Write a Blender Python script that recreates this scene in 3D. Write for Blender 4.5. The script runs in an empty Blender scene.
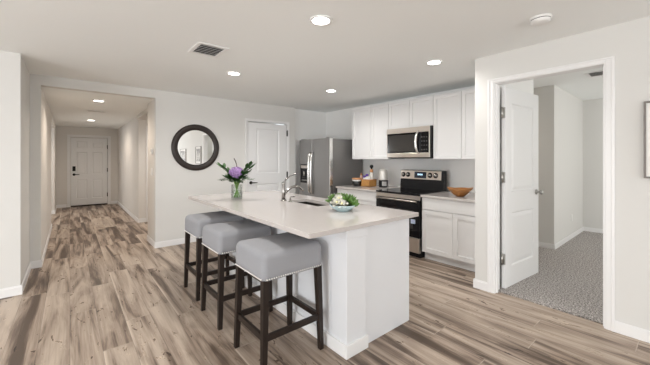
import bpy, bmesh, math, random
from mathutils import Vector, Matrix

S = bpy.context.scene
C = S.collection
R = math.radians
PI = math.pi
random.seed(11)

# ------------------------------------------------------------------ camera
cam_d = bpy.data.cameras.new('camera')
cam = bpy.data.objects.new('camera', cam_d)
C.objects.link(cam)
cam.location = (0.0, 0.0, 1.3686)
cam.rotation_euler = (R(90), 0, -0.695)
cam_d.sensor_width = 36.0
cam_d.lens = 306.0 / 650.0 * 36.0
cam_d.shift_y = -23.1 / 650.0
cam_d.clip_start = 0.02
S.camera = cam

# ------------------------------------------------------------------ exposure, world, window light
S.view_settings.view_transform = 'Standard'
S.view_settings.look = 'None'
S.view_settings.gamma = 1.0
S.view_settings.use_curve_mapping = False
S.view_settings.exposure = 0.50
S.cycles.use_denoising = True
S.cycles.max_bounces = 12
S.cycles.diffuse_bounces = 8
S.cycles.glossy_bounces = 6
S.cycles.transmission_bounces = 8
S.cycles.sample_clamp_indirect = 6.0
S.cycles.caustics_reflective = False
S.cycles.caustics_refractive = False

W = bpy.data.worlds.new('daylight')
S.world = W
W.use_nodes = True
W.node_tree.nodes['Background'].inputs[0].default_value = (0.93, 0.965, 1.0, 1)
W.node_tree.nodes['Background'].inputs[1].default_value = 1.0

def area(name, loc, direction, sx, sy, power, col):
    d = bpy.data.lights.new(name, 'AREA')
    d.shape = 'RECTANGLE'; d.size = sx; d.size_y = sy
    d.energy = power; d.color = col
    o = bpy.data.objects.new(name, d); C.objects.link(o)
    o.location = loc
    o.rotation_euler = Vector(direction).to_track_quat('-Z', 'Z').to_euler()
    return o

DAY = (0.97, 0.985, 1.0)
area('window_daylight', (-2.6, -4.66, 1.25), (0, 1, 0.25), 2.3, 2.0, 66, DAY)      # big window behind the camera, left
area('window_daylight', (1.5, -4.66, 1.25), (0, 1, 0.25), 2.6, 2.0, 40, DAY)       # sliding door behind the camera, right
area('window_daylight', (-4.46, 1.1, 1.2), (1, 0, 0.1), 3.5, 2.0, 165, DAY)       # unseen glazing in the left wall, widened to brighten the kitchen wall
area('window_daylight', (5.9, -2.34, 1.45), (0, 1, 0.1), 2.2, 1.5, 34, (1.0, 0.97, 0.92))        # bedroom window
area('window_daylight', (-2.72, 9.4, 1.45), (1, 0, 0), 1.6, 1.4, 14, DAY)        # window of the room off the hall

# ------------------------------------------------------------------ helpers
class MB:
    """collects shapes, links them as one mesh object"""
    def __init__(self): self.bm = bmesh.new()
    def _post(self, verts, m):
        if m is not None: bmesh.ops.transform(self.bm, matrix=m, verts=verts)
    def box(self, x0, x1, y0, y1, z0, z1, bev=0.0, seg=2, m=None):
        t = bmesh.new()
        bmesh.ops.create_cube(t, size=1.0)
        for v in t.verts:
            v.co = Vector(((x0+x1)/2 + v.co.x*(x1-x0), (y0+y1)/2 + v.co.y*(y1-y0), (z0+z1)/2 + v.co.z*(z1-z0)))
        if bev > 0:
            bmesh.ops.bevel(t, geom=t.edges[:], offset=bev, segments=seg, profile=0.5, affect='EDGES')
        self._merge(t, m)
        return self
    def taper(self, b0, b1, bev=0.0, m=None):
        """b = (x0,x1,y0,y1,z): a bar whose section changes from bottom to top"""
        t = bmesh.new()
        def ring(b): return [t.verts.new(p) for p in ((b[0],b[2],b[4]),(b[1],b[2],b[4]),(b[1],b[3],b[4]),(b[0],b[3],b[4]))]
        a, c = ring(b0), ring(b1)
        t.faces.new(a[::-1]); t.faces.new(c)
        for i in range(4): t.faces.new((a[i], a[(i+1)%4], c[(i+1)%4], c[i]))
        if bev > 0: bmesh.ops.bevel(t, geom=t.edges[:], offset=bev, segments=2, profile=0.5, affect='EDGES')
        self._merge(t, m)
        return self
    def _merge(self, t, m=None, smooth=False):
        if m is not None: bmesh.ops.transform(t, matrix=m, verts=t.verts[:])
        bmesh.ops.recalc_face_normals(t, faces=t.faces[:])
        if smooth:
            for f in t.faces: f.smooth = True
        me = bpy.data.meshes.new('tmp'); t.to_mesh(me); t.free()
        self.bm.from_mesh(me); bpy.data.meshes.remove(me)
    def lathe(self, prof, seg=32, m=None, close=False, smooth=True):
        """prof: list of (r,z); r=0 ends become poles"""
        t = bmesh.new(); rings = []
        for r, z in prof:
            if r < 1e-6: rings.append([t.verts.new((0,0,z))])
            else: rings.append([t.verts.new((r*math.cos(2*PI*i/seg), r*math.sin(2*PI*i/seg), z)) for i in range(seg)])
        pairs = list(zip(rings[:-1], rings[1:]))
        if close: pairs.append((rings[-1], rings[0]))
        for a, b in pairs:
            for i in range(seg):
                j = (i+1) % seg
                if len(a) == 1 and len(b) == 1: continue
                if len(a) == 1: t.faces.new((a[0], b[i], b[j]))
                elif len(b) == 1: t.faces.new((a[i], a[j], b[0]))
                else: t.faces.new((a[i], a[j], b[j], b[i]))
        self._merge(t, m, smooth)
        return self
    def tube(self, pts, rad, seg=10, m=None, cap=True):
        """rad: number or list per point"""
        pts = [Vector(p) for p in pts]; n = len(pts)
        rs = rad if isinstance(rad, (list, tuple)) else [rad]*n
        t = bmesh.new(); rings = []; up = Vector((0,0,1)); prev = None
        for k in range(n):
            d = (pts[min(k+1,n-1)] - pts[max(k-1,0)]).normalized()
            if prev is None:
                a = d.cross(up)
                if a.length < 1e-4: a = d.cross(Vector((1,0,0)))
            else: a = prev - d*prev.dot(d)
            a.normalize(); prev = a; b = d.cross(a)
            rings.append([t.verts.new(pts[k] + (a*math.cos(2*PI*i/seg) + b*math.sin(2*PI*i/seg))*rs[k]) for i in range(seg)])
        for a, b in zip(rings[:-1], rings[1:]):
            for i in range(seg): t.faces.new((a[i], a[(i+1)%seg], b[(i+1)%seg], b[i]))
        if cap: t.faces.new(rings[0][::-1]); t.faces.new(rings[-1])
        self._merge(t, m, True)
        return self
    def ball(self, c, r, sub=2, sc=(1,1,1), m=None, jit=0.0):
        t = bmesh.new(); bmesh.ops.create_icosphere(t, subdivisions=sub, radius=1.0)
        for v in t.verts:
            q = 1.0 + random.uniform(-jit, jit)
            v.co = Vector((c[0]+v.co.x*r*sc[0]*q, c[1]+v.co.y*r*sc[1]*q, c[2]+v.co.z*r*sc[2]*q))
        self._merge(t, m, True)
        return self
    def leaf(self, base, tip, width, cup=0.15, thick=0.0012, up=(0,0,1), n=6, bend=0.0):
        """a pointed leaf with a fold along its middle and a real thickness"""
        base = Vector(base); tip = Vector(tip); d = tip - base; L = d.length; dn = d.normalized()
        s = dn.cross(Vector(up))
        if s.length < 1e-3: s = dn.cross(Vector((1,0,0)))
        s.normalize(); nrm = s.cross(dn).normalized()
        t = bmesh.new(); rows = []
        for k in range(n+1):
            u = k/n; w = width*0.5*math.sin(PI*min(1, 0.06+u*0.94))**0.8 if 0 < k < n else width*0.04
            c = base + d*u + nrm*(bend*L*math.sin(PI*u))
            rows.append([t.verts.new(c - s*w + nrm*(cup*w)), t.verts.new(c), t.verts.new(c + s*w + nrm*(cup*w))])
        fs = []
        for a, b in zip(rows[:-1], rows[1:]):
            for i in range(2): fs.append(t.faces.new((a[i], a[i+1], b[i+1], b[i])))
        bmesh.ops.solidify(t, geom=fs, thickness=thick)
        self._merge(t, None, True)
        return self
    def paneled(self, x0, x1, z0, z1, yb, yf, panels, depth=0.008, slope=0.006, raised=0.0, rw=0.025, m=None):
        """slab facing -Y with sunk panels (px0,px1,pz0,pz1); raised > 0 lifts a field in the panel's middle"""
        t = bmesh.new()
        xs = sorted({x0, x1} | {p[0] for p in panels} | {p[1] for p in panels})
        zs = sorted({z0, z1} | {p[2] for p in panels} | {p[3] for p in panels})
        def q(*pts): t.faces.new([t.verts.new(p) for p in pts])
        for a, b in zip(xs[:-1], xs[1:]):
            for c, d in zip(zs[:-1], zs[1:]):
                mx, mz = (a+b)/2, (c+d)/2
                if any(p[0] < mx < p[1] and p[2] < mz < p[3] for p in panels): continue
                q((a,yf,c), (b,yf,c), (b,yf,d), (a,yf,d))
        def step(r0, y0, r1, y1):
            A = [(r0[0],y0,r0[2]),(r0[1],y0,r0[2]),(r0[1],y0,r0[3]),(r0[0],y0,r0[3])]
            B = [(r1[0],y1,r1[2]),(r1[1],y1,r1[2]),(r1[1],y1,r1[3]),(r1[0],y1,r1[3])]
            for i in range(4): q(A[i], A[(i+1)%4], B[(i+1)%4], B[i])
        def inset(r, e): return (r[0]+e, r[1]-e, r[2]+e, r[3]-e)
        for p in panels:
            r1 = inset(p, slope); step(p, yf, r1, yf+depth); last, y = r1, yf+depth
            if raised > 0:
                r2 = inset(r1, 0.006); step(r1, y, r2, y)
                r3 = inset(r2, rw); step(r2, y, r3, y-raised); last, y = r3, y-raised
            q((last[0],y,last[2]), (last[1],y,last[2]), (last[1],y,last[3]), (last[0],y,last[3]))
        q((x0,yb,z0),(x0,yf,z0),(x0,yf,z1),(x0,yb,z1)); q((x1,yf,z0),(x1,yb,z0),(x1,yb,z1),(x1,yf,z1))
        q((x0,yb,z1),(x0,yf,z1),(x1,yf,z1),(x1,yb,z1)); q((x0,yf,z0),(x0,yb,z0),(x1,yb,z0),(x1,yf,z0))
        q((x1,yb,z0),(x0,yb,z0),(x0,yb,z1),(x1,yb,z1))
        bmesh.ops.remove_doubles(t, verts=t.verts[:], dist=1e-5)
        self._merge(t, m)
        return self
    def build(self, name, material, parent=None, loc=None, rot=None):
        me = bpy.data.meshes.new(name); self.bm.to_mesh(me); self.bm.free()
        me.materials.append(material)
        o = bpy.data.objects.new(name, me); C.objects.link(o)
        if parent is not None: o.parent = parent
        if loc: o.location = loc
        if rot: o.rotation_euler = rot
        return o

def tag(o, label, cat, group=None, kind=None):
    o['label'] = label; o['category'] = cat
    if group: o['group'] = group
    if kind: o['kind'] = kind
    return o
def thing(name, label, cat, loc=(0,0,0), rotz=0.0, group=None, kind=None):
    o = bpy.data.objects.new(name, None); C.objects.link(o)
    o.empty_display_size = 0.1
    o.location = loc; o.rotation_euler = (0, 0, rotz)
    return tag(o, label, cat, group, kind)
def struct(name, mb, m, label=None, cat=None, parent=None):
    o = mb.build(name, m, parent)
    if parent is None:
        o['kind'] = 'structure'
        if label: o['label'] = label; o['category'] = cat
    return o
def copy_tree(o, parent=None):
    c = o.copy(); C.objects.link(c)
    if parent is not None: c.parent = parent
    for ch in list(o.children): copy_tree(ch, c)
    return c
FACE_LEFT = R(-90)      # local front (-Y) turned to face -X

# ------------------------------------------------------------------ materials
def nodes(m):
    m.use_nodes = True
    nt = m.node_tree
    return nt, nt.nodes['Principled BSDF']
def mat(name, col, rough=0.5, metal=0.0, bump=0.0, bscale=200.0, vary=0.0, vscale=3.0, stretch=None, coat=0.0, spec=0.5):
    m = bpy.data.materials.new(name); nt, b = nodes(m)
    b.inputs['Base Color'].default_value = (*col, 1)
    b.inputs['Roughness'].default_value = rough
    b.inputs['Metallic'].default_value = metal
    b.inputs['Specular IOR Level'].default_value = spec
    if coat: b.inputs['Coat Weight'].default_value = coat; b.inputs['Coat Roughness'].default_value = 0.06
    tc = nt.nodes.new('ShaderNodeTexCoord'); vec = tc.outputs['Object']
    if stretch:
        mp = nt.nodes.new('ShaderNodeMapping'); mp.inputs['Scale'].default_value = stretch
        nt.links.new(vec, mp.inputs['Vector']); vec = mp.outputs['Vector']
    if vary:
        n = nt.nodes.new('ShaderNodeTexNoise'); n.inputs['Scale'].default_value = vscale; n.inputs['Detail'].default_value = 4
        nt.links.new(vec, n.inputs['Vector'])
        mx = nt.nodes.new('ShaderNodeMix'); mx.data_type = 'RGBA'
        mx.inputs['A'].default_value = (*[c*(1-vary) for c in col], 1)
        mx.inputs['B'].default_value = (*[min(1, c*(1+vary)) for c in col], 1)
        nt.links.new(n.outputs['Fac'], mx.inputs['Factor']); nt.links.new(mx.outputs['Result'], b.inputs['Base Color'])
    if bump:
        n = nt.nodes.new('ShaderNodeTexNoise'); n.inputs['Scale'].default_value = bscale; n.inputs['Detail'].default_value = 3
        nt.links.new(vec, n.inputs['Vector'])
        bp = nt.nodes.new('ShaderNodeBump'); bp.inputs['Strength'].default_value = bump; bp.inputs['Distance'].default_value = 0.004
        nt.links.new(n.outputs['Fac'], bp.inputs['Height']); nt.links.new(bp.outputs['Normal'], b.inputs['Normal'])
    return m
def glass(name, col=(1,1,1), refl=0.5):
    """thin clear wall: lets light straight through, mirrors at grazing angles"""
    m = bpy.data.materials.new(name); m.use_nodes = True; nt = m.node_tree; nt.nodes.clear()
    out = nt.nodes.new('ShaderNodeOutputMaterial'); mx = nt.nodes.new('ShaderNodeMixShader')
    tr = nt.nodes.new('ShaderNodeBsdfTransparent'); tr.inputs[0].default_value = (*col, 1)
    gl = nt.nodes.new('ShaderNodeBsdfGlossy'); gl.inputs['Roughness'].default_value = 0.02
    lw = nt.nodes.new('ShaderNodeLayerWeight'); lw.inputs[0].default_value = 0.25
    mu = nt.nodes.new('ShaderNodeMath'); mu.operation = 'MULTIPLY'; mu.inputs[1].default_value = refl
    nt.links.new(lw.outputs['Fresnel'], mu.inputs[0]); nt.links.new(mu.outputs[0], mx.inputs[0])
    nt.links.new(tr.outputs[0], mx.inputs[1]); nt.links.new(gl.outputs[0], mx.inputs[2]); nt.links.new(mx.outputs[0], out.inputs[0])
    return m
def emit(name, col, s):
    m = bpy.data.materials.new(name); nt, b = nodes(m)
    b.inputs['Base Color'].default_value = (0.9, 0.9, 0.9, 1)
    b.inputs['Emission Color'].default_value = (*col, 1); b.inputs['Emission Strength'].default_value = s
    return m

def plank_material():
    m = bpy.data.materials.new('plank_flooring'); nt, b = nodes(m); N = nt.nodes; L = nt.links
    PW, PL = 0.182, 1.45
    tc = N.new('ShaderNodeTexCoord'); sp = N.new('ShaderNodeSeparateXYZ'); L.new(tc.outputs['Object'], sp.inputs[0])
    def mth(op, a, v=None, w=None):
        n = N.new('ShaderNodeMath'); n.operation = op
        for i, q in enumerate((a, v, w)):
            if q is None: continue
            if isinstance(q, (int, float)): n.inputs[i].default_value = q
            else: L.new(q, n.inputs[i])
        return n.outputs[0]
    xs = mth('DIVIDE', sp.outputs['X'], PW); row = mth('FLOOR', xs)
    wr = N.new('ShaderNodeTexWhiteNoise'); wr.noise_dimensions = '1D'; L.new(row, wr.inputs['W'])
    ys = mth('ADD', mth('DIVIDE', sp.outputs['Y'], PL), wr.outputs['Value']); colm = mth('FLOOR', ys)
    cb = N.new('ShaderNodeCombineXYZ'); L.new(row, cb.inputs[0]); L.new(colm, cb.inputs[1])
    wn = N.new('ShaderNodeTexWhiteNoise'); wn.noise_dimensions = '2D'; L.new(cb.outputs[0], wn.inputs['Vector'])
    sep = N.new('ShaderNodeSeparateColor'); L.new(wn.outputs['Color'], sep.inputs[0])
    # grain coordinates shifted by the plank's own random numbers
    gx = mth('ADD', mth('MULTIPLY', sp.outputs['X'], 1.0), mth('MULTIPLY', sep.outputs[0], 37.0))
    gy = mth('ADD', sp.outputs['Y'], mth('MULTIPLY', sep.outputs[1], 53.0))
    def grain(sx, sy, detail, dist, rough=0.6):
        c = N.new('ShaderNodeCombineXYZ'); L.new(mth('MULTIPLY', gx, sx), c.inputs[0]); L.new(mth('MULTIPLY', gy, sy), c.inputs[1])
        n = N.new('ShaderNodeTexNoise'); n.inputs['Scale'].default_value = 1.0; n.inputs['Detail'].default_value = detail
        n.inputs['Distortion'].default_value = dist; n.inputs['Roughness'].default_value = rough
        L.new(c.outputs[0], n.inputs['Vector']); return n.outputs['Fac']
    broad = grain(8.5, 0.75, 4, 0.9, 0.55)
    fine = grain(95, 2.2, 5, 0.3, 0.75)
    knots = grain(13, 4.2, 3, 1.6, 0.6)
    crack = grain(30, 5.0, 2, 3.0, 0.6)
    def ramp(val, stops):
        r = N.new('ShaderNodeValToRGB'); el = r.color_ramp.elements
        while len(el) < len(stops): el.new(0.5)
        for k, (p, c) in enumerate(stops): el[k].position = p; el[k].color = (*c, 1)
        L.new(val, r.inputs[0]); return r.outputs[0]
    def mixc(a, b_, f, mode='MIX'):
        n = N.new('ShaderNodeMix'); n.data_type = 'RGBA'; n.blend_type = mode
        for nm, q in (('A', a), ('B', b_)):
            if isinstance(q, tuple): n.inputs[nm].default_value = (*q, 1)
            else: L.new(q, n.inputs[nm])
        if isinstance(f, (int, float)): n.inputs['Factor'].default_value = f
        else: L.new(f, n.inputs['Factor'])
        return n.outputs['Result']
    # plank tone, dark heartwood clouds, fine grain
    v = mth('ADD', mth('MULTIPLY', broad, 1.6), mth('MULTIPLY', fine, 0.50))
    v = mth('ADD', v, mth('MULTIPLY', mth('SUBTRACT', wn.outputs['Value'], 0.5), 0.24))
    v = mth('SUBTRACT', v, 0.55)
    colr = ramp(v, [(0.22, (0.095, 0.065, 0.047)), (0.36, (0.185, 0.135, 0.103)), (0.48, (0.325, 0.252, 0.198)), (0.62, (0.42, 0.338, 0.272)), (0.82, (0.53, 0.44, 0.36))])
    # knots with a pale halo and thin dark splits
    halo = ramp(knots, [(0.29, (0.20, 0.15, 0.12)), (0.335, (0.5, 0.45, 0.41)), (0.36, (1.25, 1.25, 1.22)), (0.40, (1, 1, 1))])
    colr = mixc(colr, halo, 1.0, 'MULTIPLY')
    spl = mth('MULTIPLY', ramp(crack, [(0.475, (0, 0, 0)), (0.5, (1, 1, 1)), (0.525, (0, 0, 0))]), ramp(knots, [(0.36, (1, 1, 1)), (0.42, (0, 0, 0))]))
    colr = mixc(colr, (0.055, 0.038, 0.028), mth('MULTIPLY', spl, 0.8))
    # joints between planks: a thin dark line, some long edges with a strip of cream sapwood, cream board ends
    fx = mth('FRACT', xs); fy = mth('FRACT', ys)
    ex = mth('MULTIPLY', mth('MINIMUM', fx, mth('SUBTRACT', 1.0, fx)), PW)
    ey = mth('MULTIPLY', mth('MINIMUM', fy, mth('SUBTRACT', 1.0, fy)), PL)
    def band(val, a, b_, lo=1.0, hi=0.0):
        n = N.new('ShaderNodeMapRange'); n.inputs['From Min'].default_value = a; n.inputs['From Max'].default_value = b_
        n.inputs['To Min'].default_value = lo; n.inputs['To Max'].default_value = hi; L.new(val, n.inputs['Value']); return n.outputs['Result']
    left = mth('MULTIPLY', fx, PW)
    sap = mth('MULTIPLY', band(left, 0.006, 0.020), band(sep.outputs[2], 0.74, 0.80, 0.0, 1.0))
    sap = mth('MULTIPLY', sap, band(broad, 0.36, 0.52, 0.15, 0.9))
    end = mth('MULTIPLY', band(mth('MULTIPLY', fy, PL), 0.004, 0.010), 0.45)
    colr = mixc(colr, (0.62, 0.53, 0.44), mth('MAXIMUM', sap, end))
    jm = N.new('ShaderNodeMapRange'); jm.inputs['From Min'].default_value = 0.0005; jm.inputs['From Max'].default_value = 0.0022
    jm.inputs['To Min'].default_value = 0.62; jm.inputs['To Max'].default_value = 1.0
    L.new(mth('MINIMUM', ex, ey), jm.inputs['Value'])
    cj = N.new('ShaderNodeCombineColor')
    for i in range(3): L.new(jm.outputs['Result'], cj.inputs[i])
    L.new(mixc(colr, cj.outputs[0], 1.0, 'MULTIPLY'), b.inputs['Base Color'])
    b.inputs['Roughness'].default_value = 0.42
    b.inputs['Specular IOR Level'].default_value = 0.4
    bp = N.new('ShaderNodeBump'); bp.inputs['Strength'].default_value = 0.25; bp.inputs['Distance'].default_value = 0.002
    L.new(mth('MULTIPLY', jm.outputs['Result'], mth('ADD', 0.8, mth('MULTIPLY', fine, 0.3))), bp.inputs['Height'])
    L.new(bp.outputs['Normal'], b.inputs['Normal'])
    return m

def carpet_material():
    m = bpy.data.materials.new('speckled_carpet'); nt, b = nodes(m); N = nt.nodes; L = nt.links
    tc = N.new('ShaderNodeTexCoord')
    n1 = N.new('ShaderNodeTexNoise'); n1.inputs['Scale'].default_value = 72; n1.inputs['Detail'].default_value = 4
    n1.inputs['Roughness'].default_value = 0.75
    L.new(tc.outputs['Object'], n1.inputs['Vector'])
    cr = N.new('ShaderNodeValToRGB'); e = cr.color_ramp
    e.elements[0].position = 0.38; e.elements[0].color = (0.085, 0.077, 0.073, 1)
    e.elements[1].position = 0.62; e.elements[1].color = (0.76, 0.71, 0.68, 1)
    k = e.elements.new(0.5); k.color = (0.35, 0.320, 0.300, 1)
    L.new(n1.outputs['Fac'], cr.inputs[0]); L.new(cr.outputs[0], b.inputs['Base Color'])
    b.inputs['Roughness'].default_value = 1.0; b.inputs['Specular IOR Level'].default_value = 0.05
    b.inputs['Sheen Weight'].default_value = 0.2
    bp = N.new('ShaderNodeBump'); bp.inputs['Strength'].default_value = 0.9; bp.inputs['Distance'].default_value = 0.012
    L.new(n1.outputs['Fac'], bp.inputs['Height']); L.new(bp.outputs['Normal'], b.inputs['Normal'])
    return m

def art_material():
    m = bpy.data.materials.new('pale_grey_art_print'); nt, b = nodes(m); N = nt.nodes; L = nt.links
    tc = N.new('ShaderNodeTexCoord')
    n = N.new('ShaderNodeTexNoise'); n.inputs['Scale'].default_value = 7; n.inputs['Detail'].default_value = 6; n.inputs['Distortion'].default_value = 1.5
    L.new(tc.outputs['Object'], n.inputs['Vector'])
    cr = N.new('ShaderNodeValToRGB'); cr.color_ramp.elements[0].position = 0.35; cr.color_ramp.elements[0].color = (0.12, 0.11, 0.11, 1)
    cr.color_ramp.elements[1].position = 0.6; cr.color_ramp.elements[1].color = (0.62, 0.6, 0.57, 1)
    L.new(n.outputs['Fac'], cr.inputs[0]); L.new(cr.outputs[0], b.inputs['Base Color']); b.inputs['Roughness'].default_value = 0.6
    return m

M = {}
M['wall'] = mat('wall_paint', (0.70, 0.695, 0.675), 0.75, bump=0.06, bscale=90, spec=0.25)
M['wallk'] = mat('white_kitchen_wall_paint', (0.88, 0.88, 0.87), 0.6, bump=0.05, bscale=90, spec=0.3)  # same wall paint, colour lightened to offset shade around the kitchen run
M['hall'] = mat('hall_wall_paint', (0.72, 0.70, 0.67), 0.75, bump=0.06, bscale=90, spec=0.25)
M['ceiling'] = mat('ceiling_paint', (0.90, 0.92, 0.915), 0.9, bump=0.12, bscale=60, spec=0.15)
M['trim'] = mat('white_trim_paint', (0.82, 0.82, 0.82), 0.38)
M['door'] = mat('white_door_paint', (0.80, 0.805, 0.81), 0.4)
M['cab'] = mat('white_cabinet_paint', (0.76, 0.76, 0.76), 0.38)
M['isl'] = mat('white_island_paint', (0.74, 0.755, 0.78), 0.4)
M['cabin'] = mat('cabinet_shadow_gap', (0.10, 0.095, 0.09), 0.8)
M['quartz'] = mat('pale_quartz', (0.55, 0.515, 0.495), 0.11, vary=0.03, vscale=40, spec=0.5)
M['floor'] = plank_material()
M['carpet'] = carpet_material()
M['steel'] = mat('brushed_stainless', (0.66, 0.61, 0.56), 0.30, 1.0, bump=0.05, bscale=60, stretch=(1, 40, 40))
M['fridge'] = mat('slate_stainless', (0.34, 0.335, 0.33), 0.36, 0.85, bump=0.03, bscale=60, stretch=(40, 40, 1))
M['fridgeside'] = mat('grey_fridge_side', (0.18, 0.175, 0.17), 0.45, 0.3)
M['chrome'] = mat('polished_chrome', (0.36, 0.345, 0.33), 0.2, 1.0)
M['nickel'] = mat('satin_nickel', (0.45, 0.44, 0.42), 0.3, 1.0)
M['bright'] = mat('bright_steel', (0.80, 0.79, 0.77), 0.22, 1.0)
M['black'] = mat('black_plastic', (0.008, 0.008, 0.009), 0.45, spec=0.25)
M['blackglass'] = mat('black_glass', (0.006, 0.006, 0.007), 0.07, spec=0.35)
M['mwglass'] = mat('smoked_oven_glass', (0.040, 0.038, 0.036), 0.15, spec=0.35)
M['bronze'] = mat('dark_bronze', (0.03, 0.025, 0.022), 0.4, 0.6)
M['fabric'] = mat('grey_linen_weave', (0.32, 0.325, 0.345), 0.92, bump=0.35, bscale=420, vary=0.10, vscale=260, spec=0.15)
M['legwood'] = mat('espresso_wood', (0.020, 0.013, 0.010), 0.42, vary=0.35, vscale=14, stretch=(1, 1, 0.12), spec=0.3)
M['nail'] = mat('nickel_nailheads', (0.88, 0.87, 0.85), 0.35, 1.0)
M['frame'] = mat('dark_walnut', (0.018, 0.010, 0.007), 0.42, vary=0.4, vscale=12, bump=0.25, bscale=40)
M['mirror'] = mat('silvered_mirror', (0.93, 0.93, 0.92), 0.0, 1.0)
M['picframe'] = mat('dark_picture_frame', (0.19, 0.17, 0.155), 0.45)
M['mat'] = mat('white_picture_mat', (0.85, 0.84, 0.82), 0.8)
M['art'] = art_material()
M['glass'] = glass('clear_glass', (0.93, 0.95, 0.94), 0.6)
M['water'] = glass('vase_water', (0.93, 0.97, 0.93), 0.25)
M['stem'] = mat('green_stem', (0.16, 0.30, 0.06), 0.5)
M['leaf'] = mat('dark_green_leaf', (0.045, 0.13, 0.030), 0.5, vary=0.35, vscale=25)
M['fern'] = mat('mid_green_leaf', (0.075, 0.19, 0.045), 0.5, vary=0.35, vscale=25)
M['purple'] = mat('lilac_petal', (0.68, 0.47, 0.86), 0.7, vary=0.3, vscale=45)
M['twig'] = mat('brown_twig', (0.07, 0.05, 0.04), 0.7)
M['bluebowl'] = mat('pale_blue_glaze', (0.55, 0.70, 0.73), 0.25)
M['succ'] = mat('succulent_green', (0.070, 0.155, 0.024), 0.3, vary=0.85, vscale=22)
M['petal'] = mat('white_petal', (0.95, 0.945, 0.89), 0.6)
M['petalmid'] = mat('cream_yellow_petal', (0.85, 0.80, 0.45), 0.6)
M['bowlwood'] = mat('amber_wood', (0.40, 0.17, 0.04), 0.35, vary=0.5, vscale=16, stretch=(1, 1, 4), coat=0.3)
M['lidwood'] = mat('orange_lid_wood', (0.50, 0.24, 0.10), 0.45, vary=0.25, vscale=20)
M['blackwax'] = mat('black_candle_glass', (0.018, 0.018, 0.018), 0.15)
M['amber'] = mat('amber_wicker', (0.50, 0.25, 0.075), 0.5, bump=0.5, bscale=130, vary=0.35, vscale=70)
M['violet'] = mat('violet_cap', (0.13, 0.07, 0.36), 0.5)
M['white'] = mat('white_ceramic', (0.83, 0.82, 0.80), 0.3)
M['label'] = mat('paper_label', (0.82, 0.81, 0.79), 0.7)
M['silverband'] = mat('pale_metal_sleeve', (0.68, 0.66, 0.62), 0.35, 0.4)
M['sticker'] = mat('blue_white_sticker', (0.42, 0.50, 0.66), 0.6)
M['display'] = mat('blue_black_display', (0.012, 0.02, 0.035), 0.1)
M['button'] = mat('grey_button', (0.10, 0.10, 0.10), 0.4)
M['lit'] = emit('lit_display_digits', (0.25, 0.55, 0.9), 1.2)
M['downlight'] = emit('downlight_lens', (1.0, 0.97, 0.92), 9.0)
M['white_plastic'] = mat('white_plastic', (0.85, 0.85, 0.84), 0.45)
M['ventdark'] = mat('vent_cavity', (0.02, 0.019, 0.018), 0.9)
M['ventslat'] = mat('vent_slat_paint', (0.78, 0.77, 0.75), 0.5)
M['sinksteel'] = mat('sink_steel', (0.07, 0.062, 0.055), 0.4, 0.7)
M['thresh'] = mat('dark_threshold', (0.05, 0.04, 0.035), 0.5)

# ------------------------------------------------------------------ the setting
H = 2.44; HT = 2.60; HH = 2.314; BH = 2.49
XD = 3.33; YM = 5.30; XK = 4.52; YE = 11.42
T = 0.12

fl = MB().box(-4.6, 3.45, -4.7, YM, -0.1, 0).box(3.45, XK, 1.45, YM+0.1, -0.1, 0)
fl.box(-2.8, 3.4, YM, YE+0.2, -0.1, 0)
struct('floor', fl, M['floor'], 'greige wood plank floor running towards the hall', 'floor')
cp_ = MB().box(3.46, 7.7, -2.5, 1.37, -0.1, 0.014).box(4.64, 5.62, 1.37, 3.4, -0.1, 0.014)
t = bmesh.new(); n = 220; ra = []; rb = []; rc = []
for i in range(n+1):
    y = 0.40+0.92*i/n; x = 3.398+random.uniform(-.007, .007)
    ra.append(t.verts.new((x, y, -.02))); rb.append(t.verts.new((x+.004, y, .010+random.uniform(-.003, .005)))); rc.append(t.verts.new((3.47, y, .0142)))
for i in range(n):
    t.faces.new((ra[i], ra[i+1], rb[i+1], rb[i])); t.faces.new((rb[i], rb[i+1], rc[i+1], rc[i]))
cp_._merge(t)
struct('floor_carpeted', cp_, M['carpet'], 'speckled grey carpet inside the side room', 'carpet')
struct('ceiling', MB().box(-4.6, 3.45, -4.7, YM+T, H, HT+0.05).box(3.45, 4.64, 1.43, YM+0.17, H, HT+0.05), M['ceiling'],
       'flat off-white ceiling over the kitchen', 'ceiling')
struct('ceiling_hall', MB().box(-2.8, 3.4, YM+T, YE+0.2, HH, HT), M['ceiling'], 'lower ceiling of the entry hall', 'ceiling')
struct('ceiling_bedroom', MB().box(3.45, 7.7, -2.5, 1.37, BH, HT+0.05).box(4.64, 5.62, 1.37, 3.4, BH, HT+0.05), M['ceiling'],
       'ceiling of the carpeted side room', 'ceiling')

# the wall that carries the mirror and the pantry door, with the header over the hall
PX0, PX1, PZ = 2.53, 3.42, 2.095
w = MB()
w.box(1.015, PX0, YM, YM+T, 0, H).box(PX1, 3.605, YM, YM+T, 0, H).box(PX0, PX1, YM, YM+T, PZ, H)
w.box(-0.285, 1.015, YM, YM+T, HH, H)
w.box(-0.40, -0.285, YM, YM+T, 0, H)
struct('wall_back', w, M['wall'], 'off-white wall with the round mirror and pantry door', 'wall')
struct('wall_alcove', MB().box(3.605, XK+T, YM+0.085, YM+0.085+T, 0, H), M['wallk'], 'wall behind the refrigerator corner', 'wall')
# pantry shell behind the door
struct('wall_pantry', MB().box(2.45, 3.50, YM+0.6, YM+0.7, 0, HT), M['wall'])
# left stub wall
struct('wall_left', MB().box(-4.5, -0.385, 4.365, 4.365+T, 0, H).box(-0.385-T, -0.385, 4.365+T, YM, 0, H), M['wall'],
       'projecting wall at the far left beside the hall opening', 'wall')
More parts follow.
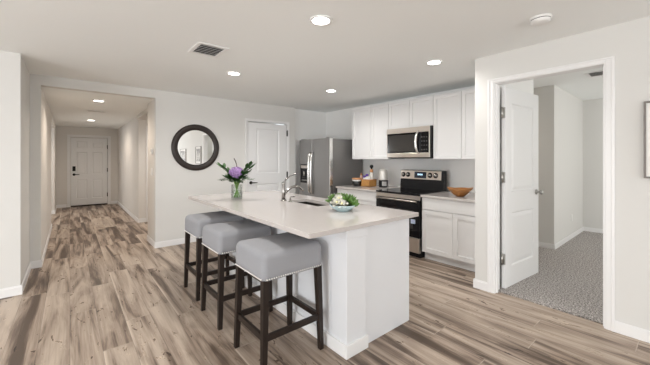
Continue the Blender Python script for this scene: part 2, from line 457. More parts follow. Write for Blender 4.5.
# hall
w = MB().box(-0.40, -0.285, YM+T, 8.20, 0, HH).box(-0.42, -0.295, 10.25, YE, 0, HH).box(-0.42, -0.285, 8.2, 10.25, 2.16, HH)
struct('wall_hall_left', w, M['hall'], 'left wall of the entry hall', 'wall')
w = MB().box(1.015, 1.015+T, YM+T, 5.92, 0, HH).box(1.14, 1.14+T, 7.66, YE, 0, HH).box(1.10, 1.14+T, 5.92, 7.66, 2.235, HH)
w.box(1.26, 3.4, 7.66, 7.78, 0, HH).box(1.135, 3.4, 5.80, 5.92, 0, HH).box(3.3, 3.4, 5.92, 7.66, 0, HH)
struct('wall_hall_right', w, M['hall'], 'right wall of the entry hall with a side opening', 'wall')
EX0, EX1, EZ = 0.0, 0.90, 2.02
w = MB().box(-0.42, EX0, YE, YE+T, 0, HH).box(EX1, 1.26, YE, YE+T, 0, HH).box(EX0, EX1, YE, YE+T, EZ, HH)
w.box(-0.42, 1.26, YE+0.16, YE+0.26, 0, HT)  # unseen backing added to stop outside light leaking round the door
struct('wall_hall_end', w, M['hall'], 'end wall of the hall around the entry door', 'wall')
w = MB().box(-2.8, -0.42, 10.25, 10.37, 0, HH).box(-2.8, -0.40, 8.08, 8.2, 0, HH)
w.box(-2.8, -2.7, 8.2, 8.7, 0, HH).box(-2.8, -2.7, 10.1, 10.25, 0, HH).box(-2.8, -2.7, 8.7, 10.1, 0, 0.75).box(-2.8, -2.7, 8.7, 10.1, 2.15, HH)
struct('wall_hall_room', w, M['hall'], 'walls of the room off the hall', 'wall')
# kitchen wall, end wall with doorway
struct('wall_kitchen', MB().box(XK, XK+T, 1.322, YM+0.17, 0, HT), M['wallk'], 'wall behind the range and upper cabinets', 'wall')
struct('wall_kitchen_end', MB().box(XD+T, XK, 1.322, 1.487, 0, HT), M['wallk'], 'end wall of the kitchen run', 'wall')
DY0, DY1, DZ = 0.445, 1.300, 2.150
w = MB().box(XD, XD+T, DY1, 1.487, 0, HT).box(XD, XD+T, -1.0, DY0, 0, HT).box(XD, XD+T, DY0, DY1, DZ, HT)
w.box(XD+T, XD+2*T, -4.7, -0.88, 0, HT)
struct('wall_right', w, M['wall'], 'off-white right wall with the open doorway', 'wall')
# bedroom walls
struct('wall_bedroom', MB().box(5.60, 7.55, 1.33, 3.4, 0, HT).box(7.5, 7.62, -2.5, 1.33, 0, HT).box(4.64, 5.6, 3.3, 3.4, 0, HT)
       .box(3.57, 4.75, -2.52, -2.4, 0, HT).box(7.05, 7.62, -2.52, -2.4, 0, HT).box(4.75, 7.05, -2.52, -2.4, 0, 0.65).box(4.75, 7.05, -2.52, -2.4, 2.25, HT),
       M['wall'], 'walls of the carpeted side room', 'wall')
# living room behind the camera: back wall with two big windows, left wall with one
w = MB()
w.box(-4.6, -3.8, -4.7, -4.58, 0, HT).box(-1.4, 0.15, -4.7, -4.58, 0, HT).box(2.85, 3.46, -4.7, -4.58, 0, HT)
w.box(-3.8, -1.4, -4.7, -4.58, 2.28, HT).box(0.15, 2.85, -4.7, -4.58, 2.28, HT).box(-3.8, -1.4, -4.7, -4.58, 0, 0.2).box(0.15, 2.85, -4.7, -4.58, 0, 0.2)
struct('wall_front', w, M['wall'])
w = MB().box(-4.5, -4.38, -4.6, -0.7, 0, HT).box(-4.5, -4.38, 2.9, 4.4, 0, HT).box(-4.5, -4.38, -0.7, 2.9, 0, 0.1).box(-4.5, -4.38, -0.7, 2.9, 2.25, HT)
struct('wall_side', w, M['wall'])
k = 0
def window(a0, a1, z0, z1, at, axis):
    global k
    k += 1
    m_ = MB()
    bars = [(a0, a0+.05, z0, z1), (a1-.05, a1, z0, z1), (a0, a1, z0, z0+.05), (a0, a1, z1-.05, z1), ((a0+a1)/2-.03, (a0+a1)/2+.03, z0, z1)]
    for b in bars:
        if axis == 'Y': m_.box(b[0], b[1], at, at+.05, b[2], b[3])
        else: m_.box(at, at+.05, b[0], b[1], b[2], b[3])
    struct(f'window_{k}', m_, M['trim'])
window(-3.8, -1.4, 0.2, 2.28, -4.64, 'Y'); window(0.15, 2.85, 0.2, 2.28, -4.64, 'Y'); window(-0.7, 2.9, 0.1, 2.25, -4.44, 'X'); window(4.75, 7.05, 0.65, 2.25, -2.46, 'Y')

# baseboards
BB, BT = 0.092, 0.014
def base(name, segs):
    b = MB()
    for s in segs: 
        b.box(*s, 0, BB-0.012).box(s[0]+(0.004 if s[1]-s[0] < .05 else 0), s[1]-(0.004 if s[1]-s[0] < .05 else 0),
              s[2]+(0.004 if s[3]-s[2] < .05 else 0), s[3]-(0.004 if s[3]-s[2] < .05 else 0), BB-0.012, BB)
    struct(name, b, M['trim'], 'white baseboard', 'baseboard')
base('baseboard_back', [(1.015-BT, PX0-0.07, YM-BT, YM), (PX1+0.07, 3.605, YM-BT, YM), (-0.385, -0.285+BT, YM-BT, YM)])
base('baseboard_left', [(-4.38, -0.385+BT, 4.365-BT, 4.365), (-0.385, -0.385+BT, 4.365, YM-BT)])
base('baseboard_hall_left', [(-0.285, -0.285+BT, YM, 8.2), (-0.42, -0.295+BT, 10.25-BT, 10.25), (-0.295, -0.295+BT, 10.25, YE-BT), (-0.295, EX0-.07, YE-BT, YE)])
base('baseboard_hall_right', [(1.015-BT, 1.015, YM, 5.92), (1.14-BT, 1.14, 7.66-BT, YE-BT), (1.14, 1.285, 7.66-BT, 7.66), (EX1+.07, 1.14, YE-BT, YE)])
base('baseboard_right', [(XD-BT, XD, -1.0, DY0-0.054), (XD-BT, XD, DY1+0.054, 1.487+BT), (XD, 3.70, 1.487, 1.487+BT)])
base('baseboard_bedroom', [(5.60-BT, 5.60, 1.33-BT, 3.3), (5.60, 7.5, 1.33-BT, 1.33), (7.5-BT, 7.5, -2.4, 1.33-BT)])

# door casings
def casing(name, x0, x1, z1, cw, yf, mtx, jamb=0.12, both=False, label=None, ct=None):
    """facing -Y at plane yf in local space; opening x0..x1"""
    c = MB(); ct = ct or cw
    for (a, b, p, q) in ((x0-cw, x0, 0, z1+ct), (x1, x1+cw, 0, z1+ct), (x0, x1, z1, z1+ct)):
        c.box(a, b, yf-0.012, yf, p, q, 0.003, m=mtx)
    c.box(x0-cw, x0-cw*0.62, yf-0.019, yf-0.010, 0, z1+ct*0.62, 0.003, m=mtx).box(x1+cw*0.62, x1+cw, yf-0.019, yf-0.010, 0, z1+ct*0.62, 0.003, m=mtx)
    c.box(x0-cw, x1+cw, yf-0.019, yf-0.010, z1+ct*0.62, z1+ct, 0.003, m=mtx)
    j = 0.013
    c.box(x0, x0+j, yf-0.004, yf+jamb, 0, z1, m=mtx).box(x1-j, x1, yf-0.004, yf+jamb, 0, z1, m=mtx).box(x0+j, x1-j, yf-0.004, yf+jamb, z1-j*.5, z1, m=mtx)
    if both: # stop beads for the door to close against
        c.box(x0+j, x0+j+.010, yf+.03, yf+.06, 0, z1-j, m=mtx).box(x1-j-.010, x1-j, yf+.03, yf+.06, 0, z1-j, m=mtx)
    struct(name, c, M['trim'], label, 'door casing')
casing('trim_1', EX0, EX1, EZ, 0.06, YE, None, label='white casing around the entry door')
casing('trim_2', PX0, PX1, PZ, 0.036, YM, None, label='white casing around the pantry door')
mR = Matrix.Translation((XD, 0, 0)) @ Matrix.Rotation(FACE_LEFT, 4, 'Z')      # local x -> -Y
casing('trim_3', -DY1, -DY0, DZ, 0.054, 0, mR, both=True, label='white casing around the open doorway', ct=0.040)
casing('trim_4', 1.345, 2.15, 2.05, 0.06, 7.66, None, label='casing of a door in the side passage of the hall')
# ------------------------------------------------------------------ doors
def hinge(parent, x, y, z, m):
    MB().box(x-0.016, x+0.016, y-0.004, y+0.004, z-0.055, z+0.055, 0.0015).tube([(x, y-0.006, z-0.06), (x, y-0.006, z+0.06)], 0.011, 10).build('hinge', m, parent)
# entry door: six panels
d1 = thing('door_1', 'white six-panel entry door at the end of the hall', 'door', (0, YE, 0), kind='structure')
dw0, dw1 = EX0+0.022, EX1-0.022
cx = (dw0+dw1)/2
def cols(z0, z1): return [(dw0+0.12, cx-0.055, z0, z1), (cx+0.055, dw1-0.12, z0, z1)]
MB().paneled(dw0, dw1, 0.035, EZ-0.024, 0.06, 0.018, cols(0.22, 0.78)+cols(0.93, 1.58)+cols(1.70, 1.89), 0.012, 0.012, 0.008, 0.03).build('leaf', M['door'], d1)
MB().box(dw0, dw1, -0.02, 0.07, 0, 0.03, 0.004).build('sill', M['thresh'], d1)
MB().box(dw0+0.035, dw0+0.105, 0.0, 0.018, 1.03, 1.17, 0.006).build('deadbolt', M['black'], d1)
o = MB().lathe([(0,0),(0.034,0),(0.034,0.012),(0,0.014)], 20, Matrix.Translation((dw0+0.07, 0.018, 0.93)) @ Matrix.Rotation(R(90), 4, 'X'))
o.tube([(dw0+0.07, 0.016, 0.93), (dw0+0.07, -0.04, 0.93), (dw0+0.09, -0.045, 0.93), (dw0+0.19, -0.045, 0.93)], 0.011, 10).build('door_handle', M['black'], d1)
for z in (0.3, 1.05, 1.75): hinge(d1, dw1+0.008, 0.012, z, M['bronze'])
# pantry door: two panels
d2 = thing('door_2', 'white two-panel pantry door beside the refrigerator', 'door', (0, YM, 0), kind='structure')
dw0, dw1 = PX0+0.021, PX1-0.021
MB().paneled(dw0, dw1, 0.012, PZ-0.032, 0.045, 0.008, [(dw0+0.17, dw1-0.17, 1.10, 1.96), (dw0+0.17, dw1-0.17, 0.22, 0.90)], 0.013, 0.014, 0.008, 0.04).build('leaf', M['door'], d2)
o = MB().lathe([(0,0),(0.030,0),(0.030,0.010),(0.012,0.016),(0.012,0.03)], 20, Matrix.Translation((dw0+0.06, 0.008, 0.93)) @ Matrix.Rotation(R(90), 4, 'X'))
o.tube([(dw0+0.06, 0.0, 0.93), (dw0+0.06, -0.045, 0.93), (dw0+0.075, -0.05, 0.93), (dw0+0.165, -0.05, 0.93)], [0.012, 0.012, 0.011, 0.008], 10).build('door_handle', M['bronze'], d2)
for z in (0.25, 1.06, 1.90): hinge(d2, dw1+0.012, -0.004, z, M['bronze'])
# open door of the side room; its hinge edge stands on the far jamb, the leaf swings into the room
ang = math.atan2(1.175-1.252, 4.345-3.50)
d3 = thing('door_3', 'white two-panel door standing open into the carpeted room', 'door', (3.500, 1.252, 0.0), ang, kind='structure')
MB().paneled(0.0, 0.815, 0.016, DZ-0.018, 0.036, 0.0, [(0.14, 0.675, 1.02, 1.97), (0.14, 0.675, 0.23, 0.80)], 0.011, 0.012, 0.007, 0.035).build('leaf', M['door'], d3)
o = MB().lathe([(0,0),(0.031,0),(0.031,0.008),(0.013,0.014),(0.011,0.035),(0.024,0.043),(0.028,0.056),(0.020,0.068),(0,0.071)], 20,
               Matrix.Translation((0.75, 0.0, 0.985)) @ Matrix.Rotation(R(90), 4, 'X')).build('door_knob', M['nickel'], d3)
o = MB().lathe([(0,0),(0.031,0),(0.031,0.008),(0.013,0.014),(0.011,0.035),(0.024,0.043),(0.028,0.056),(0.020,0.068),(0,0.071)], 20,
               Matrix.Translation((0.75, 0.036, 0.985)) @ Matrix.Rotation(R(-90), 4, 'X')).build('door_knob', M['nickel'], d3)
for z in (0.32, 1.18, 1.86): 
    MB().box(-0.006, -0.001, -0.003, 0.034, z-0.055, z+0.055, .001).tube([(-0.016, 0.026, z-0.057), (-0.016, 0.026, z+0.057)], 0.012, 12).build('hinge', M['nickel'], d3)
# door in the side passage, standing ajar
d4 = thing('door_4', 'white door at the side passage off the hall', 'door', (1.366, 7.70, 0), 0, kind='structure')
MB().paneled(0.0, 0.76, 0.012, 2.02, 0.036, 0.0, [(0.13, 0.63, 1.05, 1.9), (0.13, 0.63, 0.22, 0.88)], 0.01, 0.012).build('leaf', M['door'], d4)
MB().lathe([(0,0),(0.03,0),(0.03,0.01),(0.012,0.02),(0.025,0.045),(0,0.065)], 16, Matrix.Translation((0.06, 0, 0.95)) @ Matrix.Rotation(R(90), 4, 'X')).build('door_knob', M['nickel'], d4)

# ------------------------------------------------------------------ kitchen island
IX0, IX1, IY0, IY1, IZ = 1.118, 2.285, 1.492, 3.98, 0.916
isl = thing('kitchen_island', 'white panelled kitchen island base standing in front of the range', 'island', (1.46, 1.52, 0))
# local: body x 0..0.76, y 0..2.34
b = MB().box(0.008, 0.758, 0.022, 0.042, 0.0, 0.8825, 0.001).box(0.008, 0.758, 2.32, 2.34, 0.0, 0.8825, 0.001)
b.box(0.008, 0.026, 0.042, 2.32, 0.0, 0.8825).box(0.740, 0.758, 0.042, 2.32, 0.0, 0.8825).box(0.026, 0.740, 0.042, 2.32, 0.10, 0.118)
b.build('cabinet_body', M['isl'], isl)
MB().box(0.0, 0.195, 0.0, 0.16, 0.0, 0.815, 0.003).build('corner_post', M['isl'], isl)
MB().box(-0.006, 0.203, -0.008, 0.17, 0.815, 0.883, 0.003).build('post_cap', M['isl'], isl)
b = MB().box(-0.014, 0.209, -0.014, 0.02, 0.0, 0.092, 0.004)
b.box(-0.014, 0.009, 0.02, 2.352, 0.0, 0.092, 0.004).build('base_trim', M['trim'], isl)
# two drawers' and doors' fronts on the far, range side
for i in range(3):
    y0 = 0.05 + i*0.76
    mm = Matrix.Translation((0.758, 0, 0)) @ Matrix.Rotation(R(90), 4, 'Z')
    MB().paneled(y0, y0+0.74, 0.12, 0.86, 0.0, -0.018, [(y0+.06, y0+.68, 0.18, 0.80)], m=mm).build('door', M['isl'], isl)
ct = MB()
SX0, SX1, SY0, SY1 = 1.835, 2.085, 2.31, 2.85
# worktop built around the sink opening
def slab_with_hole(x0, x1, y0, y1, hx0, hx1, hy0, hy1, z0, z1):
    t = bmesh.new()
    o_ = [(x0,y0),(x1,y0),(x1,y1),(x0,y1)]; h_ = [(hx0,hy0),(hx1,hy0),(hx1,hy1),(hx0,hy1)]
    V = {}
    for nme, P in (('o', o_), ('h', h_)):
        for z in (z0, z1): V[nme, z] = [t.verts.new((p[0], p[1], z)) for p in P]
    for i in range(4):
        j = (i+1) % 4
        t.faces.new((V['o',z1][i], V['o',z1][j], V['h',z1][j], V['h',z1][i]))
        t.faces.new((V['o',z0][j], V['o',z0][i], V['h',z0][i], V['h',z0][j]))
        t.faces.new((V['o',z0][i], V['o',z0][j], V['o',z1][j], V['o',z1][i]))
        t.faces.new((V['h',z0][j], V['h',z0][i], V['h',z1][i], V['h',z1][j]))
    bev = [e for e in t.edges if all(v in V['o',z0]+V['o',z1] for v in e.verts)]
    bmesh.ops.bevel(t, geom=bev, offset=0.003, segments=2, profile=0.5, affect='EDGES')
    return t
ct._merge(slab_with_hole(IX0, IX1, IY0, IY1, SX0, SX1, SY0, SY1, 0.883, IZ))
tag(ct.build('island_countertop', M['quartz']), 'pale quartz island worktop overhanging the stools', 'countertop')
snk = thing('kitchen_sink', 'dark steel sink sunk into the island worktop', 'sink', ((SX0+SX1)/2, (SY0+SY1)/2, 0.70))
hx, hy = (SX1-SX0)/2+0.008, (SY1-SY0)/2+0.008
s = MB().box(-hx, hx, -hy, hy, 0.0, 0.006).box(-hx, -hx+.006, -hy, hy, 0.0, 0.183).box(hx-.006, hx, -hy, hy, 0.0, 0.183)
s.box(-hx, hx, -hy, -hy+.006, 0.0, 0.183).box(-hx, hx, hy-.006, hy, 0.0, 0.183).build('basin', M['sinksteel'], snk)
MB().lathe([(0,.006),(.04,.006),(.04,.009),(.03,.01),(0,.008)], 20).build('drain', M['chrome'], snk)
# faucet
fc = thing('faucet', 'chrome single-lever faucet standing beside the island sink', 'faucet', (1.795, 2.86, IZ))
MB().lathe([(0,0),(.032,0),(.032,.008),(.024,.014),(.022,.02),(0,.02)], 24).build('base', M['chrome'], fc)
MB().lathe([(0,.02),(.022,.02),(.020,.10),(.019,.185),(.021,.192),(.018,.205),(0,.208)], 24).build('column', M['chrome'], fc)
MB().tube([(0.01,0,.07),(0.05,-.004,.115),(0.10,-.008,.143),(.15,-.012,.152),(.20,-.016,.140),(.232,-.019,.112),(.240,-.02,.09)], [.016,.015,.0145,.014,.014,.015,.016], 14).build('spout', M['chrome'], fc)
MB().tube([(0.004,0,.20),(.03,-.002,.235),(.08,-.006,.268),(.15,-.012,.29)], [.010,.008,.0065,.006], 10).build('lever', M['chrome'], fc)
ac = thing('soap_dispenser', 'small chrome soap pump beside the faucet', 'soap dispenser', (1.80, 2.735, IZ))
MB().lathe([(0,0),(.02,0),(.02,.006),(.011,.01),(.010,.035),(0,.036)], 16).build('base', M['chrome'], ac)
MB().tube([(0,0,.034),(0,0,.052),(.02,0,.056),(.055,0,.052)], .006, 8).build('nozzle', M['chrome'], ac)

# ------------------------------------------------------------------ bar stools
SW, SD, SB, ST = 0.486, 0.435, 0.600, 0.790        # seat width (x), depth (y), underside, top
def seat_mesh():
    t = bmesh.new(); hw, hd, cr, er = SW/2, SD/2, 0.042, 0.046
    def ring(e, z, n=6):
        """rounded rectangle drawn in by e"""
        r = max(cr-e, 0.006); vs_ = []
        for (sx, sy, a0) in ((1,1,0), (-1,1,90), (-1,-1,180), (1,-1,270)):
            for q in range(n+1):
                a = R(a0+90*q/n)
                vs_.append(t.verts.new((sx*(hw-e-r)+r*math.cos(a), sy*(hd-e-r)+r*math.sin(a), z)))
        return vs_
    dome = 0.012; rings = [ring(0.012, SB), ring(0.004, SB), ring(0.0, SB+.004), ring(-0.002, SB+.05), ring(0.0, ST-dome-er)]
    for q in range(1, 7):
        a = R(90*q/6*.93); rings.append(ring(er*(1-math.cos(a)), ST-dome-er+er*math.sin(a)))
    z0 = ST-dome-er+er*math.sin(R(83.7)); e0 = er*(1-math.cos(R(83.7)))
    for u in (.12, .3, .5, .7, .88): rings.append(ring(e0+(hd-e0-.012)*u, z0+(ST-z0)*(1-(1-u)**2)))
    for a, b in zip(rings[:-1], rings[1:]):
        for q in range(len(a)): t.faces.new((a[q], a[(q+1)%len(a)], b[(q+1)%len(a)], b[q]))
    t.faces.new(rings[0][::-1]); t.faces.new(rings[-1])
    b = MB(); b._merge(t, None, True); return b
def make_stool(loc, label):
    st = thing('bar_stool', label, 'stool', loc, 0, 'grey bar stools along the island')
    seat_mesh().build('seat', M['fabric'], st)
    n = MB(); hw, hd = SW/2, SD/2
    def dots(p0, p1, cnt):
        for i in range(cnt):
            u = (i+.5)/cnt
            n.ball((p0[0]+(p1[0]-p0[0])*u, p0[1]+(p1[1]-p0[1])*u, SB+0.011), 0.0068, 1)
    dots((-hw+.02, -hd), (hw-.02, -hd), 26); dots((-hw+.02, hd), (hw-.02, hd), 26); dots((-hw, -hd+.02), (-hw, hd-.02), 23); dots((hw, -hd+.02), (hw, hd-.02), 23)
    o = n.build('nailhead_trim', M['nail'], st); o['kind'] = 'stuff'; o['label'] = 'row of small bright nailheads'
    a = 0.022
    for sx in (-1, 1):
        for sy in (-1, 1):
            tx, ty = sx*(hw-0.030), sy*(hd-0.030)
            bx, by = sx*(hw-0.012), sy*(hd-0.014)
            MB().taper((bx-.0165, bx+.0165, by-.0165, by+.0165, 0), (tx-a, tx+a, ty-a, ty+a, SB+0.004), 0.002).build('leg', M['legwood'], st)
    lx, ly = hw-0.019, hd-0.020
    for sy in (-1, 1): MB().box(-lx+.012, lx-.012, sy*ly-.011, sy*ly+.011, 0.215, 0.255, .002).build('stretcher', M['legwood'], st)
    for sx in (-1, 1): MB().box(sx*lx-.011, sx*lx+.011, -ly+.012, ly-.012, 0.215, 0.255, .002).build('stretcher', M['legwood'], st)
    return st
st = make_stool((1.165, 1.925, 0), 'grey upholstered bar stool nearest the camera at the island corner')
for y, lb in ((2.64, 'grey upholstered bar stool in the middle of the island row'), (3.275, 'grey upholstered bar stool farthest away, under the flower vase end')):
    c = copy_tree(st); c.location = (1.165 + (0.02 if y > 3 else -0.005), y, 0); c['label'] = lb

# ------------------------------------------------------------------ refrigerator
FX, FY0, FY1, FZ = 3.632, 4.20, 5.165, 1.762
FW = FY1-FY0
fr = thing('refrigerator', 'grey stainless side-by-side refrigerator in the kitchen corner', 'refrigerator', (FX, FY1, 0), FACE_LEFT)
# local: x 0..FW runs towards the camera, y 0 front .. 0.76 back
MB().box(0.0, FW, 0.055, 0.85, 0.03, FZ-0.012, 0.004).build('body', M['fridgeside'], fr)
MB().box(0.02, FW-0.02, 0.07, 0.7, 0.0, 0.035).build('base_grille', M['black'], fr)
sp_ = FW*0.44
for i, (a, b_) in enumerate(((0.002, sp_-0.003), (sp_+0.003, FW-0.002))):
    dr = MB().box(a, b_, -0.015, 0.05, 0.075, FZ, 0.010, 3).build('door', M['fridge'], fr)
    hxp = (sp_-0.036) if i == 0 else (sp_+0.036)
    if i == 0:
        hpts = [(hxp, -0.015, 1.50), (hxp, -0.055, 1.47), (hxp, -0.070, 1.30), (hxp, -0.074, 1.10), (hxp, -0.070, 0.90), (hxp, -0.055, 0.74), (hxp, -0.015, 0.71)]
        MB().tube(hpts, [.016, .021, .022, .022, .022, .021, .016], 12).build('handle', M['bright'], dr)
        dp = MB().box(0.05, 0.32, -0.021, -0.012, 0.90, 1.27, 0.004).build('dispenser', M['blackglass'], dr)
        MB().box(0.075, 0.295, -0.026, -0.019, 1.19, 1.25, .002).build('control_panel', M['steel'], dp)
        MB().tube([(0.20, -0.03, 1.13), (0.20, -0.03, 1.04)], 0.022, 12).box(0.12, 0.28, -0.045, -0.02, 0.945, 0.965, .003).build('lever', M['nickel'], dp)
    else:
        hpts = [(hxp, -0.015, 1.50), (hxp, -0.055, 1.47), (hxp, -0.070, 1.30), (hxp, -0.074, 1.10), (hxp, -0.070, 0.90), (hxp, -0.055, 0.74), (hxp, -0.015, 0.71)]
        MB().tube(hpts, [.016, .021, .022, .022, .022, .021, .016], 12).build('handle', M['bright'], dr)
MB().box(FW-0.012, FW+0.004, -0.017, 0.050, 0.08, FZ-0.004, 0.004).build('door_edge', M['bright'], fr)['label'] = 'bright steel edge of the near door'
MB().box(0.05, 0.13, 0.0, 0.09, FZ-0.004, FZ+0.014, .004).build('hinge_cover', M['fridgeside'], fr)
MB().box(FW-0.13, FW-0.05, 0.0, 0.09, FZ-0.004, FZ+0.014, .004).build('hinge_cover', M['fridgeside'], fr)

# ------------------------------------------------------------------ base cabinets and worktops
CF, ZC = 3.705, 0.885            # cabinet face plane, worktop top
def shaker(x0, x1, z0, z1, yf, rail=0.058, t=0.019):
    return MB().paneled(x0, x1, z0, z1, yf+t, yf, [(x0+rail, x1-rail, z0+rail, z1-rail)], 0.012, 0.002)
def base_cabinet(y_far, y_near, label):
    wd = y_far-y_near
    c = thing('base_cabinet', label, 'cabinet', (CF, y_far, 0), FACE_LEFT, 'white base cabinets')
    MB().box(0, wd, 0.02, XK-CF-0.001, 0.105, ZC-0.032).build('body', M['cab'], c)
    MB().box(0, wd, 0.075, 0.10, 0.0, 0.105).build('toe_kick', M['cab'], c)
    MB().box(0.004, wd-0.004, 0.0, 0.019, 0.690, ZC-0.040, 0.002).build('drawer', M['cab'], c)
    h = wd/2
    for a, b_ in ((0.004, h-0.002), (h+0.002, wd-0.004)):
        shaker(a, b_, 0.112, 0.683, 0.0).build('door', M['cab'], c)
    return c
base_cabinet(2.372, 1.49, 'white shaker base cabinet under the wooden bowl')
base_cabinet(4.10, 3.165, 'white base cabinet between the refrigerator and the range')
def worktop(y0, y1, label):
    o = MB().box(3.680, XK, y0, y1, ZC-0.032, ZC, 0.003).build('kitchen_countertop', M['quartz'])
    tag(o, label, 'countertop', 'kitchen wall worktops')
worktop(1.488, 2.378, 'pale quartz worktop carrying the wooden bowl')
worktop(3.160, 4.115, 'pale quartz worktop carrying the jars and canister')

# ------------------------------------------------------------------ range
RY0, RY1 = 2.384, 3.154
rw = RY1-RY0
rg = thing('range', 'black and stainless electric range between the worktops', 'range', (3.675, RY1, 0), FACE_LEFT)
rd = 0.728; rback = XK-3.675-0.005
MB().box(0.002, rw-0.002, 0.03, rback, 0.03, 0.865, 0.003).build('body', M['black'], rg)
MB().box(0.0, rw, -0.012, rback, 0.865, 0.892, 0.004).build('cooktop', M['blackglass'], rg)
for (bx, by, br) in ((0.20, 0.17, .10), (0.57, 0.17, .085), (0.20, 0.45, .08), (0.57, 0.45, .10)):
    MB().lathe([(br-.004, .8921), (br, .8926), (br+.004, .8921)], 40, Matrix.Translation((bx, by, 0))).build('burner_ring', M['mwglass'], rg)
bg = MB().taper((0.0, rw, rd-0.125, rd-0.005, 0.885), (0.0, rw, rd-0.100, rd-0.005, 1.195), 0.006).build('backguard', M['black'], rg)
# stainless control fascia on the upper part of the backguard
tl = Matrix.Translation((0, rd-0.1155, 1.030)) @ Matrix.Rotation(R(-5), 4, 'X')
MB().box(0.012, rw-0.030, -0.012, 0.010, 0.02, 0.160, 0.004, m=tl).build('control_fascia', M['steel'], rg)
MB().box(rw*0.36, rw*0.64, -0.015, 0.0, 0.040, 0.140, 0.003, m=tl).build('display_panel', M['display'], rg)
dg = MB()
for i, dx in enumerate((0, .022, .05, .072)): dg.box(rw*.44+dx, rw*.44+dx+.013, -0.0165, -0.014, 0.085, 0.11, m=tl)
dg.build('clock_digits', M['lit'], rg)
for kx in (0.065, 0.155, rw-0.215, rw-0.120):
    MB().lathe([(0,0),(.030,0),(.030,.004),(.026,.006),(.024,.026),(.020,.030),(0,.031)], 24, tl @ Matrix.Translation((kx, -0.012, 0.09)) @ Matrix.Rotation(R(90), 4, 'X')).build('knob', M['chrome'], rg)
    MB().lathe([(.030,-.0015),(.041,-.0015),(.041,.001),(.030,.001)], 24, tl @ Matrix.Translation((kx, -0.012, 0.09)) @ Matrix.Rotation(R(90), 4, 'X'), close=True).build('knob_ring', M['black'], rg)
MB().box(0.0, rw, -0.004, 0.035, 0.805, 0.862, 0.003).build('front_trim', M['steel'], rg)
od = MB().box(0.004, rw-0.004, -0.010, 0.032, 0.285, 0.800, 0.004).build('oven_door', M['blackglass'], rg)
MB().tube([(0.045, -0.012, 0.775), (0.045, -0.055, 0.790), (rw-0.045, -0.055, 0.790), (rw-0.045, -0.012, 0.775)], 0.012, 10).build('handle', M['steel'], od)
MB().box(0.10, rw-0.10, -0.0125, -0.008, 0.40, 0.66, 0.001).build('window', M['mwglass'], od)
MB().box(rw-0.135, rw-0.065, -0.0135, -0.0095, 0.475, 0.535).build('sticker', M['sticker'], od)
MB().box(0.004, rw-0.004, -0.010, 0.032, 0.075, 0.278, 0.004).build('drawer', M['steel'], rg)
MB().box(0.02, rw-0.02, 0.05, 0.5, 0.0, 0.04).build('plinth', M['black'], rg)

# ------------------------------------------------------------------ wall cabinets and microwave
UX, UZ0, UZ1 = 4.07, 1.372, 2.30
def wall_cabinet(y_far, y_near, z0, splits, label):
    wd = y_far-y_near
    c = thing('wall_cabinet', label, 'cabinet', (UX, y_far, z0), FACE_LEFT, 'white wall cabinets over the range run')
    h = UZ1-z0
    MB().box(0.001, wd-0.001, 0.02, XK-UX, 0.0, h).build('body', M['cab'], c)
    e = [0.0] + splits + [wd]
    for a, b_ in zip(e[:-1], e[1:]): shaker(a+0.003, b_-0.003, 0.003, h-0.004, 0.0, 0.052).build('door', M['cab'], c)
    return c
wall_cabinet(4.085, 3.236, UZ0, [0.46], 'white two-door wall cabinet next to the refrigerator')
wall_cabinet(3.234, 2.420, 1.866, [0.408], 'short white wall cabinet above the microwave')
wall_cabinet(2.418, 1.490, UZ0, [0.42], 'white two-door wall cabinet right of the microwave, by the wall corner')
MY0, MY1 = 2.424, 3.230
mw = thing('microwave', 'stainless over-range microwave under the short wall cabinet', 'microwave', (4.025, MY1, 1.385), FACE_LEFT)
mwd = MY1-MY0; mh = 1.864-1.385
MB().box(0.0, mwd, 0.03, XK-4.025, 0.012, mh, 0.003).build('body', M['black'], mw)
MB().box(0.03, mwd-0.03, 0.05, 0.33, 0.0, 0.02, 0.003).build('underside_grille', M['black'], mw)
df = MB()
dx1 = mwd*0.965
# steel face with dark window and dark control column
MB().box(0.0, mwd-0.018, -0.004, 0.032, 0.395, mh-0.002, 0.004).build('top_band', M['steel'], mw)
MB().box(0.0, mwd-0.018, -0.004, 0.032, 0.014, 0.085, 0.004).build('bottom_band', M['steel'], mw)
dr = MB().box(0.0, mwd*0.765, -0.003, 0.032, 0.085, 0.395, 0.002).build('door', M['blackglass'], mw)
MB().box(0.035, mwd*0.66, -0.0055, 0.0, 0.110, 0.365, 0.001).build('window', M['mwglass'], dr)
MB().box(0.0, 0.012, -0.0055, 0.02, 0.085, 0.395, .001).build('side_band', M['steel'], dr)
hxm = mwd*0.735
MB().tube([(hxm+.012, -0.002, 0.405), (hxm+.006, -0.030, 0.392), (hxm-.008, -0.050, 0.32), (hxm-.012, -0.056, 0.24), (hxm-.008, -0.050, 0.16), (hxm+.006, -0.030, 0.090), (hxm+.012, -0.002, 0.078)],
          [.014,.018,.021,.022,.021,.018,.014], 12).build('handle', M['bright'], dr)
cp = MB().box(mwd*0.768, mwd-0.036, -0.003, 0.032, 0.085, 0.395, 0.002).build('control_panel', M['blackglass'], mw)
for r_ in range(4):
    for c_ in range(3):
        bx = mwd*0.768+0.026+c_*0.040
        MB().box(bx, bx+0.020, -0.0045, -0.002, 0.125+r_*0.062, 0.139+r_*0.062, .0006).build('button', M['button'], cp)
MB().box(mwd-0.036, mwd-0.018, -0.004, 0.032, 0.085, 0.395, 0.002).build('side_band', M['steel'], mw)
MB().box(mwd-0.018, mwd+0.0, 0.0, 0.034, 0.014, mh-0.002, 0.002).build('end_vent', M['black'], mw)

